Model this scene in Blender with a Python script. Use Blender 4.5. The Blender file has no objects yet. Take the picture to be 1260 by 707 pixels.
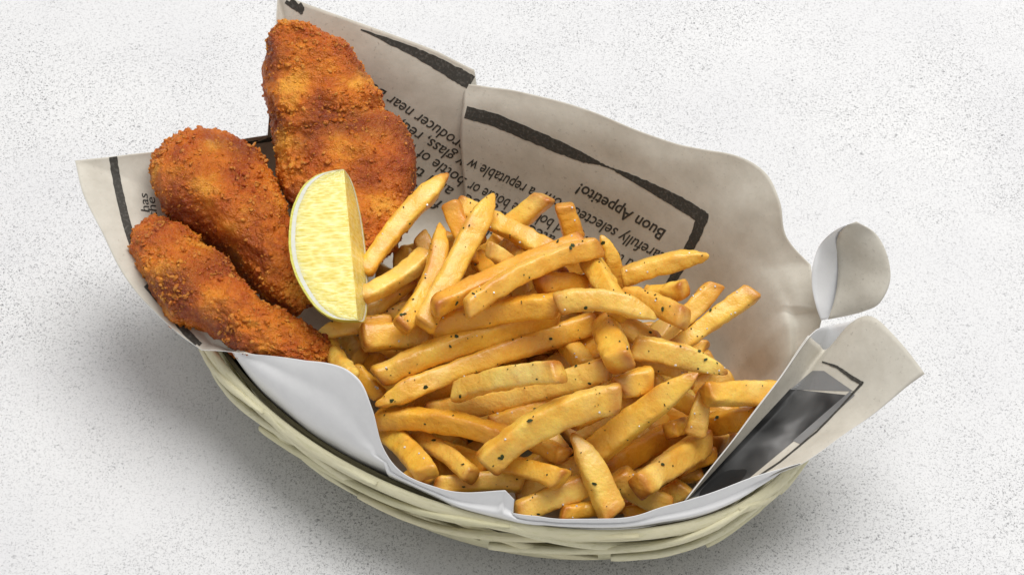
import bpy, bmesh, math, random
import numpy as np
from mathutils import Vector, Matrix, noise
from mathutils.bvhtree import BVHTree

S = bpy.context.scene
C = S.collection
random.seed(7)
PI = math.pi
rad = math.radians

# ------------------------------------------------------------------ camera
FPX, W0, H0 = 3000.0, 1260.0, 707.0
EL = rad(50)
TGT = Vector((0, 0, .04))
FWD = Vector((0, math.cos(EL), -math.sin(EL)))
UPV = Vector((0, math.sin(EL), math.cos(EL)))
RGT = Vector((1, 0, 0))
CAM = TGT - FWD * 1.0
cd = bpy.data.cameras.new('camera')
cam = bpy.data.objects.new('camera', cd)
C.objects.link(cam)
cam.location = CAM
cam.rotation_euler = (PI/2 - EL, 0, 0)
cd.sensor_width = 36
cd.lens = 36 * FPX / W0
cd.clip_start, cd.clip_end = .02, 50
S.camera = cam

# ------------------------------------------------------------------ light
w = bpy.data.worlds.new('World'); S.world = w; w.use_nodes = True
bg = w.node_tree.nodes['Background']
bg.inputs[0].default_value = (1, 1, 1, 1)
bg.inputs[1].default_value = .45

def area(name, loc, size, power, col):
    l = bpy.data.lights.new(name, 'AREA'); l.shape = 'DISK'; l.size = size; l.energy = power; l.color = col
    o = bpy.data.objects.new(name, l); C.objects.link(o); o.location = loc
    o.rotation_euler = (Vector((0, 0, .03)) - Vector(loc)).to_track_quat('-Z', 'Y').to_euler()
    return o
area('softbox', (.32, .42, 1.95), 1.5, 38, (1, .985, .965))

S.view_settings.view_transform = 'Standard'
S.view_settings.look = 'None'
S.view_settings.exposure = 0
S.view_settings.gamma = 1

# ------------------------------------------------------------------ helpers
def at(px, py, z):
    """point of the place seen at this spot of the photograph, at height z"""
    d = FWD + RGT * ((px - W0/2) / FPX) + UPV * ((H0/2 - py) / FPX)
    return CAM + d * ((z - CAM.z) / d.z)

def ray(px, py):
    return (FWD + RGT * ((px - W0/2) / FPX) + UPV * ((H0/2 - py) / FPX)).normalized()

def mesh_obj(name, verts, faces, mats, parent=None, smooth=True, mi=None):
    me = bpy.data.meshes.new(name)
    me.from_pydata([tuple(v) for v in verts], [], faces)
    for m in (mats if isinstance(mats, (list, tuple)) else [mats]):
        me.materials.append(m)
    if smooth:
        me.polygons.foreach_set('use_smooth', [True] * len(me.polygons))
    if mi is not None:
        me.polygons.foreach_set('material_index', mi)
    me.update()
    o = bpy.data.objects.new(name, me); C.objects.link(o)
    if parent is not None:
        o.parent = parent
        o.matrix_parent_inverse = Matrix.Translation(-parent.location)
    return o

def empty(name, loc, label, cat, group=None):
    o = bpy.data.objects.new(name, None); C.objects.link(o)
    o.location = loc; o.empty_display_size = .01
    tag(o, label, cat, group)
    return o

def tag(o, label=None, cat=None, group=None, kind=None):
    if label: o['label'] = label
    if cat: o['category'] = cat
    if group: o['group'] = group
    if kind: o['kind'] = kind
    return o

def add_float(o, name, vals):
    a = o.data.attributes.new(name, 'FLOAT', 'POINT')
    a.data.foreach_set('value', vals)

def cr(p0, p1, p2, p3, t):
    return .5 * ((2*p1) + (p2-p0)*t + (2*p0 - 5*p1 + 4*p2 - p3)*t*t + (3*p1 - p0 - 3*p2 + p3)*t**3)

def spline(pts, n, corners=()):
    """Catmull-Rom through the points (numpy rows), n steps for each span, sharp at the corner indices"""
    pts = [np.array(p, float) for p in pts]
    out = []
    for i in range(len(pts)-1):
        p1, p2 = pts[i], pts[i+1]
        p0 = pts[i-1] if i > 0 and i not in corners else 2*p1 - p2
        p3 = pts[i+2] if i+2 < len(pts) and (i+1) not in corners else 2*p2 - p1
        k = n[i] if isinstance(n, (list, tuple)) else n
        for j in range(k):
            out.append(cr(p0, p1, p2, p3, j / k))
    out.append(pts[-1])
    return out

def grid_faces(nu, nv, wrap=False):
    f = []
    for i in range(nu-1):
        for j in range(nv if wrap else nv-1):
            j2 = (j+1) % nv
            f.append((i*nv+j, i*nv+j2, (i+1)*nv+j2, (i+1)*nv+j))
    return f

# ------------------------------------------------------------------ materials
class NT:
    def __init__(s, name):
        s.m = bpy.data.materials.new(name); s.m.use_nodes = True
        s.t = s.m.node_tree; s.n = s.t.nodes; s.l = s.t.links
        s.b = s.n['Principled BSDF']
    def new(s, typ, **kw):
        n = s.n.new(typ)
        for k, v in kw.items():
            if k.startswith('_'): setattr(n, k[1:], v)
            else: n.inputs[k.replace('_', ' ')].default_value = v
        return n
    def link(s, a, b): s.l.new(a, b)
    def coord(s, out='Object', scale=(1, 1, 1), rot=(0, 0, 0)):
        tc = s.new('ShaderNodeTexCoord'); mp = s.new('ShaderNodeMapping')
        mp.inputs['Scale'].default_value = scale; mp.inputs['Rotation'].default_value = rot
        s.link(tc.outputs[out], mp.inputs['Vector']); return mp.outputs[0]
    def noise(s, vec, scale, detail=3, rough=.55, dist=0):
        n = s.new('ShaderNodeTexNoise'); n.inputs['Scale'].default_value = scale
        n.inputs['Detail'].default_value = detail; n.inputs['Roughness'].default_value = rough
        n.inputs['Distortion'].default_value = dist
        if vec is not None: s.link(vec, n.inputs['Vector'])
        return n.outputs['Fac']
    def ramp(s, fac, stops, interp='LINEAR'):
        r = s.new('ShaderNodeValToRGB'); e = r.color_ramp; e.interpolation = interp
        while len(e.elements) < len(stops): e.elements.new(.5)
        for el, (p, c) in zip(e.elements, stops):
            el.position = p; el.color = (*c, 1) if len(c) == 3 else c
        s.link(fac, r.inputs[0]); return r.outputs[0]
    def mix(s, fac, a, b, mode='MIX'):
        m = s.new('ShaderNodeMix', _data_type='RGBA', _blend_type=mode)
        for sock, v in ((m.inputs[0], fac), (m.inputs[6], a), (m.inputs[7], b)):
            if hasattr(v, 'links'): s.link(v, sock)
            elif isinstance(v, (int, float)): sock.default_value = v
            else: sock.default_value = (*v, 1)
        return m.outputs[2]
    def math(s, op, a, b=0, clamp=False):
        m = s.new('ShaderNodeMath', _operation=op); m.use_clamp = clamp
        for sock, v in ((m.inputs[0], a), (m.inputs[1], b)):
            if hasattr(v, 'links'): s.link(v, sock)
            else: sock.default_value = v
        return m.outputs[0]
    def bump(s, h, strength, dist):
        b = s.new('ShaderNodeBump'); b.inputs['Strength'].default_value = strength
        b.inputs['Distance'].default_value = dist
        s.link(h, b.inputs['Height']); s.link(b.outputs[0], s.b.inputs['Normal'])
    def attr(s, name):
        a = s.new('ShaderNodeAttribute', _attribute_name=name); return a.outputs['Fac']
    def base(s, c):
        if hasattr(c, 'links'): s.link(c, s.b.inputs['Base Color'])
        else: s.b.inputs['Base Color'].default_value = (*c, 1)
    def set(s, **kw):
        for k, v in kw.items(): s.b.inputs[k.replace('_', ' ')].default_value = v

G3 = lambda v: (v, v, v)

def mat_table():
    m = NT('speckled_plaster')
    v = m.coord('Object')
    patch = m.noise(v, 5.5, 5, .62)
    dens = m.ramp(patch, [(.34, G3(0)), (.60, G3(1))])
    cloud = m.ramp(m.noise(v, 38, 4, .65), [(.35, G3(.55)), (.70, G3(1))])
    # fine irregular pits
    sp = m.noise(v, 1150, 3, .72, .8)
    speck = m.ramp(sp, [(.545, G3(0)), (.63, G3(1))])
    sp2 = m.noise(v, 520, 4, .78, .5)
    speck2 = m.ramp(sp2, [(.57, G3(0)), (.645, G3(1))])
    # scratchy brush marks in three directions
    h1 = m.noise(m.coord('Object', (1, .28, 1), (0, 0, .62)), 1300, 3, .7, .3)
    h2 = m.noise(m.coord('Object', (.28, 1, 1), (0, 0, .35)), 1300, 3, .7, .3)
    h3 = m.noise(m.coord('Object', (1, .22, 1), (0, 0, -.45)), 1100, 3, .7, .3)
    hatch = m.ramp(m.math('MAXIMUM', m.math('MAXIMUM', h1, h2), h3), [(.595, G3(0)), (.69, G3(1))])
    hp = m.ramp(m.noise(m.coord('Object', (1, 1, 1), (.3, .2, .9)), 4.6, 4, .65), [(.44, G3(0)), (.64, G3(1))])
    amt = m.math('ADD', m.math('MULTIPLY', m.math('MULTIPLY', speck, cloud), m.math('ADD', m.math('MULTIPLY', dens, .85), .16)),
                 m.math('MULTIPLY', m.math('MULTIPLY', hatch, cloud), m.math('ADD', m.math('MULTIPLY', hp, .70), .08)), True)
    amt = m.math('ADD', amt, m.math('MULTIPLY', m.math('MULTIPLY', speck2, cloud), m.math('ADD', m.math('MULTIPLY', dens, .60), .10)), True)
    # rare dark grains
    gr = m.ramp(m.noise(v, 230, 2, .5), [(.755, G3(0)), (.78, G3(1))])
    amt = m.math('ADD', amt, m.math('MULTIPLY', gr, .5), True)
    tone = m.ramp(m.noise(v, 12, 3, .5), [(.3, (.73, .73, .74)), (.7, (.79, .79, .79))])
    m.base(m.mix(amt, tone, (.20, .20, .21)))
    m.set(Roughness=.85)
    m.b.inputs['Specular IOR Level'].default_value = .2
    m.bump(m.math('SUBTRACT', sp2, amt), .25, .0006)
    return m.m

def mat_paper(name, dark, light, print_side):
    m = NT(name)
    v = m.coord('Object')
    a = m.noise(v, 90, 5, .7)
    col = m.ramp(a, [(.3, dark), (.7, light)])
    f = m.ramp(m.noise(v, 700, 2, .6), [(.62, G3(0)), (.76, G3(1))])
    d = m.ramp(m.noise(v, 25, 3, .5), [(.42, G3(0)), (.7, G3(1))])
    if print_side:
        col = m.mix(m.math('MULTIPLY', f, m.math('ADD', m.math('MULTIPLY', d, .45), .14)), col, (.22, .19, .15))
    m.base(col)
    m.set(Roughness=.72)
    m.b.inputs['Specular IOR Level'].default_value = .3
    m.bump(m.noise(v, 160, 4, .6), .18, .0008)
    return m.m

def mat_ink(name, col):
    m = NT(name)
    v = m.coord('Object')
    m.base(m.mix(m.ramp(m.noise(v, 900, 2, .6), [(.5, G3(0)), (.75, G3(1))]), col, tuple(c*1.9+.02 for c in col)))
    m.set(Roughness=.7); m.b.inputs['Specular IOR Level'].default_value = .25
    return m.m

def mat_fry():
    m = NT('fried_potato')
    v = m.coord('Object')
    oi = m.new('ShaderNodeObjectInfo')
    vadd = m.new('ShaderNodeVectorMath', _operation='ADD')
    m.link(v, vadd.inputs[0])
    off = m.new('ShaderNodeVectorMath', _operation='SCALE'); off.inputs[0].default_value = (7, 3, 5)
    m.link(oi.outputs['Random'], off.inputs['Scale']); m.link(off.outputs[0], vadd.inputs[1])
    vv = vadd.outputs[0]
    base = m.ramp(oi.outputs['Random'], [(0, (.88, .46, .040)), (.35, (.94, .60, .090)), (.7, (.96, .69, .155)), (1, (.84, .38, .020))])
    patch = m.ramp(m.noise(vv, 110, 4, .6), [(.35, G3(0)), (.75, G3(1))])
    base = m.mix(m.math('MULTIPLY', patch, .75), base, (.82, .34, .015))
    pale = m.ramp(m.noise(vv, 60, 2, .5), [(.55, G3(0)), (.8, G3(1))])
    base = m.mix(m.math('MULTIPLY', pale, .5), base, (.95, .73, .27))
    br = m.attr('brown')
    base = m.mix(br, base, (.46, .13, .01))
    spot = m.ramp(m.noise(vv, 520, 2, .6), [(.64, G3(0)), (.76, G3(1))])
    base = m.mix(m.math('MULTIPLY', spot, .35), base, (.42, .13, .015))
    m.base(base)
    m.set(Roughness=.40, Subsurface_Weight=.25, Subsurface_Scale=.0025)
    m.b.inputs['Subsurface Radius'].default_value = (1, .45, .12)
    m.b.inputs['Specular IOR Level'].default_value = .5
    r = m.ramp(m.noise(vv, 300, 3, .6), [(.3, G3(.22)), (.7, G3(.50))]); m.link(r, m.b.inputs['Roughness'])
    m.set(Coat_Weight=.22, Coat_Roughness=.18)
    h = m.math('ADD', m.noise(vv, 420, 4, .65), m.math('MULTIPLY', m.noise(vv, 150, 3, .6), 1.5))
    m.bump(h, .5, .0009)
    return m.m

def mat_chicken(name, light=False):
    m = NT(name)
    v = m.coord('Object')
    big = m.ramp(m.noise(v, 60, 5, .58), [(.30, (.30, .034, .002)), (.42, (.52, .098, .004)), (.55, (.70, .185, .008)), (.68, (.90, .38, .035))])
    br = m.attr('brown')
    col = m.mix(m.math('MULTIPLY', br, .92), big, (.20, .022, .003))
    fine = m.ramp(m.noise(v, 650, 3, .65), [(.40, G3(0)), (.72, G3(1))])
    if light:
        oi = m.noise(v, 350, 1, .5)
        col = m.mix(m.ramp(oi, [(.40, G3(.0)), (.70, G3(.65))]), col, (.82, .37, .06))
    else:
        col = m.mix(m.math('MULTIPLY', fine, .25), col, (.76, .28, .03))
    m.base(col)
    m.set(Roughness=.36, Subsurface_Weight=.15, Subsurface_Scale=.002)
    m.b.inputs['Subsurface Radius'].default_value = (1, .4, .1)
    m.b.inputs['Specular IOR Level'].default_value = .5
    h = m.math('ADD', m.noise(v, 900, 3, .7), m.math('MULTIPLY', m.noise(v, 380, 3, .7), 2))
    m.bump(h, .8, .0013)
    return m.m

def mat_simple(name, c1, c2, scale, rough=.6, bump=0, bscale=300, sss=0, spec=.4):
    m = NT(name); v = m.coord('Object')
    m.base(m.ramp(m.noise(v, scale, 4, .6), [(.3, c1), (.7, c2)]))
    m.set(Roughness=rough); m.b.inputs['Specular IOR Level'].default_value = spec
    if sss:
        m.set(Subsurface_Weight=sss, Subsurface_Scale=.004); m.b.inputs['Subsurface Radius'].default_value = (1, .8, .3)
    if bump: m.bump(m.noise(v, bscale, 3, .6), bump, .0008)
    return m.m

def mat_straw():
    m = NT('split_straw')
    v = m.coord('UV', (1, 1, 1))
    oi = m.new('ShaderNodeObjectInfo')
    base = m.ramp(oi.outputs['Random'], [(0, (.70, .64, .36)), (.5, (.86, .80, .54)), (1, (.78, .69, .42))])
    fib = m.noise(m.coord('UV', (3, 60, 1)), 4, 4, .65)
    col = m.mix(m.ramp(fib, [(.35, G3(0)), (.7, G3(.75))]), base, (.78, .77, .58))
    col = m.mix(m.ramp(m.noise(m.coord('UV', (6, 8, 1)), 2, 4, .6), [(.52, G3(0)), (.75, G3(.6))]), col, (.56, .53, .24))
    m.base(col); m.set(Roughness=.48)
    m.bump(fib, .5, .0008)
    return m.m

def mat_flesh():
    m = NT('lemon_flesh')
    fib = m.noise(m.coord('UV', (5, 230, 1)), 1.0, 3, .55, .1)
    vo = m.new('ShaderNodeTexVoronoi', _feature='SMOOTH_F1'); vo.inputs['Scale'].default_value = 1; vo.inputs['Smoothness'].default_value = .35
    wob = m.new('ShaderNodeVectorMath', _operation='ADD')
    nz = m.new('ShaderNodeTexNoise'); nz.inputs['Scale'].default_value = .35; m.link(m.coord('UV', (13, 66, 1)), nz.inputs['Vector'])
    m.link(m.coord('UV', (13, 66, 1)), wob.inputs[0]); m.link(nz.outputs['Color'], wob.inputs[1]); m.link(wob.outputs[0], vo.inputs['Vector'])
    ves = m.math('SUBTRACT', 1, vo.outputs['Distance'])
    tone = m.math('ADD', m.math('MULTIPLY', fib, .7), m.math('MULTIPLY', ves, .3))
    col = m.ramp(tone, [(.38, (.94, .84, .36)), (.52, (.89, .74, .18)), (.66, (.80, .60, .08))])
    m.base(col)
    m.set(Roughness=.16, Subsurface_Weight=.55, Subsurface_Scale=.008)
    m.b.inputs['Subsurface Radius'].default_value = (1, .85, .25)
    m.bump(m.math('ADD', fib, ves), .14, .0008)
    return m.m

M = dict(
    table=mat_table(),
    news=mat_paper('newsprint_face', (.54, .505, .43), (.66, .625, .545), True),
    white=mat_paper('newsprint_back', (.81, .81, .815), (.87, .87, .87), False),
    ink=mat_ink('black_ink', (.055, .052, .045)),
    ink2=mat_ink('grey_ink', (.10, .10, .10)),
    fry=mat_fry(), chick=mat_chicken('crumbed_chicken'), crumb=mat_chicken('bread_crumbs', True),
    straw=mat_straw(),
    inner=mat_simple('basket_gap_shade', (.10, .085, .04), (.17, .15, .08), 60, .7),  # straw wall coloured dark, painting shadow into the gaps between the strands
    flesh=mat_flesh(),
    pith=mat_simple('lemon_pith', (.78, .76, .58), (.88, .87, .74), 120, .6, .3, 500, .3),
    peel=mat_simple('lemon_peel', (.66, .60, .05), (.76, .72, .14), 40, .35, .5, 600, .2, .5),
    herb=mat_simple('dried_herb', (.022, .032, .008), (.06, .075, .02), 900, .8),
    salt=mat_simple('salt', (.85, .83, .78), (.9, .88, .84), 900, .15, 0, 300, .3, .6),
)

# ------------------------------------------------------------------ table
nt = 24
tv = [(-1.6 + 3.2*i/nt, -1.3 + 2.9*j/nt, 0) for i in range(nt+1) for j in range(nt+1)]
tab = mesh_obj('tabletop', tv, grid_faces(nt+1, nt+1), M['table'], None, False)
tab['kind'] = 'structure'

# ------------------------------------------------------------------ basket
EA, EB, ER, ECX, ECY = .138, .092, rad(-30), -.0085, -.020
def ell(deg, k, z):
    u, v = k*EA*math.cos(rad(deg)), k*EB*math.sin(rad(deg))
    return Vector((ECX + u*math.cos(ER) - v*math.sin(ER), ECY + u*math.sin(ER) + v*math.cos(ER), z))
def wall_k(z):                       # flare of the basket side
    t = max(0, min(1, z/.046)); return .76 + .24*t**.6

basket = empty('wicker_basket', (ECX, ECY, 0), 'oval pale straw basket with woven rim holding the fries and chicken', 'basket')
prof = [(0, .004), (.4, .004), (.70, .004)] + [(wall_k(z) - .05, z) for z in (.006, .012, .02, .03, .038, .043)] + [(wall_k(z) - .032, z) for z in (.043, .036, .028, .02, .012, .006, .002)] + [(.70, .0012), (0, .0012)]
nb = 96
v = [ell(360*j/nb, k, z) for k, z in prof for j in range(nb)]
mesh_obj('basket_wall', v, grid_faces(len(prof), nb, True), M['inner'], basket)

def strand(path, width, thick, name, parent, seed, mat, taper=True):
    """flat split-straw band swept along path [(pos, out-normal)]"""
    rnd = random.Random(seed)
    n = len(path); NC = 10; vs = []; uv = []
    for i, (p, nrm) in enumerate(path):
        tgt = (path[min(i+1, n-1)][0] - path[max(i-1, 0)][0]).normalized()
        side = tgt.cross(nrm).normalized(); nn = side.cross(tgt).normalized()
        t = i/(n-1)
        e = 1.0
        if taper: e = min(1, .88 + t*6) * min(1, .35 + (1-t)*4)
        wv = width*e*(1 + .10*noise.noise((seed*3.1, t*5, 0)))
        for j in range(NC):
            a = 2*PI*j/NC
            ca, sa = math.cos(a), math.sin(a)
            x = math.copysign(abs(ca)**.6, ca)*wv/2
            y = math.copysign(abs(sa)**.75, sa)*thick/2*(1 + .25*noise.noise((seed, t*14, j*.8)))
            vs.append(p + side*x + nn*y); uv.append((t*n*.06, (j/NC)))
    f = grid_faces(n, NC, True)
    f.append(tuple(reversed(range(NC)))); f.append(tuple(range((n-1)*NC, n*NC)))
    o = mesh_obj(name, vs, f, mat, parent)
    l = o.data.uv_layers.new(name='UVMap')
    for lp in o.data.loops: l.data[lp.index].uv = uv[lp.vertex_index]
    return o

def outn(deg, up=.25):
    d = ell(deg, 1, 0) - Vector((ECX, ECY, 0)); d.normalize(); d.z = up; return d.normalized()

def sweep(th0, span, z0, z1, dk0, dk1, width, thick, name, seed, n=44, bow=0, up=.3, taper=True, weave=0):
    path = []
    for i in range(n):
        t = i/(n-1); d = th0 + span*t
        s = t*t*(3-2*t)*.5 + t*.5
        z = z0 + (z1-z0)*s + .0009*noise.noise((seed*1.7, t*4, 2.2))
        k = wall_k(z) + dk0 + (dk1-dk0)*t + bow*math.sin(PI*t) + weave*.011*math.sin(rad(d*NS/2))
        path.append((ell(d, k, z), outn(d, up)))
    return strand(path, width, thick, name, basket, seed, M['straw'], taper)

NS = 16
# lower rings, then two braided layers of slanting splits, then the rim hoop
for i, (z, wd) in enumerate(((.0035, .005), (.0090, .005), (.0160, .0044), (.0215, .0036))):
    sweep(0, 360, z, z, .004, .004, wd, .0028, 'hoop', 40+i, 140, taper=False)
for i in range(NS):
    th = 244 + i*360/NS
    sweep(th + 4 + random.uniform(-2, 2), 42, .0445, .0215, .006, .026, .0032, .0024, 'strand', 100+i, weave=-1)
for i in range(NS):
    th = 244 + i*360/NS + random.uniform(-2, 2)
    sweep(th, 50, .0255 + random.uniform(-.0012, .0012), .0455, .046, .010, .0031, .0027, 'strand', 200+i, bow=.004, weave=1)
sweep(0, 360, .0440, .0440, .004, .004, .0046, .0028, 'hoop', 60, 160, up=.6, taper=False)

# ------------------------------------------------------------------ newspaper liner
liner = empty('newspaper_liner', (ECX, ECY, .006), 'crumpled newsprint sheet lining the basket with its edges sticking up', 'newspaper')
TH = .00022

def wrinkle(p, amp):
    q = p*38
    amp = amp*(1 + 1.1*(1 - 2*abs(noise.noise(p*27 + Vector((3, 1, 7))))))
    return Vector((noise.noise(q), noise.noise(q + Vector((9, 3, 1))), noise.noise(q + Vector((2, 8, 5)))))*amp

def paper(name, rows, label=None, amp=.0009, fix_edge=True):
    """rows[i][j] points; built with thickness, printed face towards +normal"""
    nu, nv = len(rows), len(rows[0]); vs = []
    for i in range(nu):
        for j in range(nv):
            p = Vector(rows[i][j])
            o2 = Vector((p.x - ECX, p.y - ECY, 0)); o2.normalize()
            cz = (abs(noise.noise(p*15 + Vector((1, 2, 3)))) - .25)*2.2 + (abs(noise.noise(p*34 + Vector((7, 2, 5)))) - .25)*.9
            vs.append(p + wrinkle(p, amp) + o2*cz*amp*1.1)
    o = mesh_obj(name, vs, grid_faces(nu, nv), [M['news'], M['white']], liner)
    so = o.modifiers.new('thickness', 'SOLIDIFY'); so.thickness = TH; so.offset = -1
    so.material_offset = 1; so.material_offset_rim = 1
    if label: o['label'] = label
    return o

def wall_sheet(name, cols, corners, kin, label=None, amp=.0009, n=9, rim_z=.0515, flip=False):
    """cols: (px, py, z, theta) of the paper's edge; the sheet runs down inside the basket"""
    pts = []
    for (px, py, z, th) in cols:
        e = at(px, py, z); pts.append((e.x, e.y, e.z, th))
    ed = spline(pts, n, corners)
    rows = []
    for e in ed:
        th = e[3]; edge = Vector(e[:3])
        rimz = min(rim_z, max(edge.z - .004, .044))
        kk = kin + (.032*min(1, max(0, (th-272)/14)) if th > 200 else 0)
        if th > 272: rimz = .046
        if edge.z < .047:
            rimz = edge.z - .004; kk = wall_k(rimz) - .075
        rim = ell(th, kk, rimz)
        low = ell(th, kin - .18, .009)
        fl = ell(th, .45, .0075)
        mid = rim.lerp(edge, .5) + Vector((0, 0, .003 if edge.z > .06 else 0))
        c = spline([fl, low, rim, mid, edge], [4, 10, 12, 14])
        rows.append(c)
    if flip: rows = [list(reversed(r)) for r in rows]
    return paper(name, rows, label, amp)

# sheet that runs from under the pleat round the left side to the front
colsA = [(596, 150, .056, 112), (588, 112, .066, 116), (585, 86, .075, 120), (520, 56, .084, 129), (443, 29, .094, 138), (358, -3, .104, 149), (341, -6, .104, 152),
         (337, 60, .092, 156), (334, 120, .080, 159), (330, 165, .069, 162),
         (280, 173, .071, 168), (200, 184, .076, 178), (140, 193, .079, 186), (92, 198, .081, 192),
         (103, 240, .078, 197), (130, 296, .072, 205), (166, 360, .064, 214), (214, 405, .057, 223), (250, 431, .054, 229),
         (330, 437, .066, 240), (398, 445, .079, 250), (440, 466, .083, 258), (458, 503, .075, 263), (470, 546, .062, 268), (496, 581, .0535, 274), (530, 598, .0535, 281),
         (570, 605, .0555, 287), (621, 604, .060, 293), (632, 614, .056, 294.5), (630, 629, .0515, 296), (655, 633, .0535, 299.5), (700, 637, .0540, 306), (780, 634, .0550, 317), (860, 611, .0575, 330), (920, 590, .058, 341), (985, 567, .056, 355)]
s_left = wall_sheet('paper_sheet', colsA, (2, 6, 9, 13, 18, 27, 28, 29), .945, None, .0007)
# right-hand sheet, laid over it at the pleat
colsC = [(572, 102, .070, 117.5), (600, 106, .072, 112), (650, 115, .074, 106.5), (700, 128, .075, 101), (760, 150, .076, 93), (830, 176, .078, 84), (900, 188, .085, 76), (941, 211, .086, 69), (958, 247, .083, 63),
         (967, 287, .075, 57), (999, 326, .069, 50), (1003, 368, .063, 42), (1012, 393, .058, 36), (1003, 428, .049, 30), (985, 462, .036, 24), (955, 512, .026, 14), (920, 560, .020, 4)]
s_right = wall_sheet('paper_sheet', colsC, (10, 12), .915, None, .0007, flip=True)

# right flap: leans outwards over the rim, its inner edge rolled up into a pleat
def P(*a): return np.array(at(*a))
def loft(curves, nu, nv, cu=(), cv=()):
    """curves: list of control rows of 3-D points -> dense grid"""
    rr = [spline(c, nv, cv) for c in curves]
    out = []
    cols = [spline([r[j] for r in rr], nu, cu) for j in range(len(rr[0]))]
    return [[cols[j][i] for j in range(len(cols))] for i in range(len(cols[0]))]

flap = loft([
    [P(843, 616, .033), P(925, 512, .050), P(998, 413, .068)],                     # ridge of the pleat
    [P(846, 617, .030), P(938, 520, .043), P(1010, 424, .062)],
    [P(852, 618, .030), P(946, 522, .042), P(1019, 429, .060)],                    # valley
    [P(868, 617, .034), P(968, 522, .046), P(1046, 399, .074)],
    [P(900, 604, .044), P(1010, 520, .053), P(1072, 390, .083)],
    [P(940, 590, .050), P(1050, 512, .061), P(1104, 418, .083)],
    [P(986, 569, .0555), P(1068, 515, .064), P(1138, 460, .078)],
], 10, 18)
s_flap = paper('paper_flap', [list(reversed(r)) for r in flap], None, .0005)
# the far side of that pleat, running down behind the ridge
pleat = loft([
    [P(843, 616, .033), P(925, 512, .050), P(998, 413, .068)],
    [P(850, 606, .022), P(935, 503, .030), P(1008, 404, .062)],
    [P(885, 590, .012), P(960, 500, .020), P(1024, 400, .059)],
    [P(905, 590, .010), P(985, 500, .020), P(1052, 394, .072)],
], 8, 18)
s_pleat = paper('paper_flap', pleat, None, .0003)
# corner curled into a cone, open to the left
def curl_row(t):
    # left lip, back wall, right bend, front lip at height t (0 tip .. 1 top)
    L = np.array(spline([(1010, 394), (1004, 377), (999, 352), (1000, 328), (1008, 303), (1022, 287), (1038, 277)], 8))
    Rr = np.array(spline([(1019, 393), (1027, 366), (1031, 335), (1030, 310), (1030, 297), (1034, 286), (1043, 276)], 8))
    X = np.array(spline([(1044, 388), (1064, 382), (1083, 372), (1096, 345), (1093, 315), (1078, 287), (1054, 272)], 8))
    i = t*(len(L)-1); a = int(min(i, len(L)-2)); f = i-a
    g = lambda q: q[a]*(1-f) + q[a+1]*f
    l, r, x = g(L), g(Rr), g(X)
    z = .061 + .040*t
    w = .011*math.sin(PI*min(1, t*.85+.08))
    pl = P(*l, z); pr_ = P(*r, z); pxr = P(*x, z)
    back = np.array(FWD)*w
    m1 = pl*.55 + pxr*.45 + back*1.0
    m2 = pl*.12 + pxr*.88 + back*.75
    m3 = pr_*.35 + pxr*.65 - back*.08
    return spline([pl, m1, m2, pxr, m3, pr_], 7)
s_curl = paper('paper_curl', [list(reversed(curl_row(i/30))) for i in range(31)], None, .0002)

# ------------------------------------------------------------------ print on the paper
dg = bpy.context.evaluated_depsgraph_get()
def bvh_of(o):
    m = o.data
    off = o.matrix_basis.translation
    return BVHTree.FromPolygons([vv.co for vv in m.vertices], [tuple(p.vertices) for p in m.polygons])
BV = {}
def on_paper(sheet, px, py, lift=.00012):
    if sheet.name not in BV: BV[sheet.name] = bvh_of(sheet)
    d = ray(px, py)
    h = BV[sheet.name].ray_cast(CAM, d)
    if h[0] is None: return None
    n = h[1] if h[1].dot(d) < 0 else -h[1]
    return h[0] + n*lift

def print_poly(sheet, name, pts2d, tris, mat, lift=.00012):
    out = [on_paper(sheet, x, y, lift) for x, y in pts2d]
    keep = [i for i, p in enumerate(out) if p is not None]
    idx = {k: i for i, k in enumerate(keep)}
    f = [tuple(idx[i] for i in t) for t in tris if all(i in idx for i in t)]
    if not f: return None
    # a letter must not bridge two folds
    vs = [out[k] for k in keep]
    f = [t for t in f if max((vs[t[a]]-vs[t[a-1]]).length for a in range(len(t))) < .012]
    o = mesh_obj(name, vs, f, mat, None, False)
    o.parent = sheet; o.matrix_parent_inverse = sheet.matrix_world.inverted()
    return o

def stripe(sheet, pts, widths, mat='ink', seed=1, jag=1.2, lift=.00012):
    """band of ink along pixel polyline with torn-looking edges"""
    c = []; n = 9
    for i in range(len(pts)-1):
        for j in range(n):
            t = j/n
            c.append((pts[i][0]*(1-t)+pts[i+1][0]*t, pts[i][1]*(1-t)+pts[i+1][1]*t, widths[i]*(1-t)+widths[i+1]*t))
    c.append((*pts[-1], widths[-1]))
    v2, f = [], []
    for i, (x, y, wd) in enumerate(c):
        a, b = c[max(i-1, 0)], c[min(i+1, len(c)-1)]
        dx, dy = b[0]-a[0], b[1]-a[1]; L = math.hypot(dx, dy) or 1
        nx, ny = -dy/L, dx/L
        j1 = jag*noise.noise((i*.55, seed*7.7, 0)) + .5*jag*noise.noise((i*1.9, seed, 4)); j2 = jag*noise.noise((i*.6, seed*3.3, 9))
        for s in range(4):
            q = -1 + 2*s/3
            h = q*wd/2 + (j1 if s == 0 else j2 if s == 3 else 0)
            v2.append((x+nx*h, y+ny*h))
    f = grid_faces(len(c), 4)
    return print_poly(sheet, 'border_stripe', v2, f, M[mat], lift)

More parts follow.
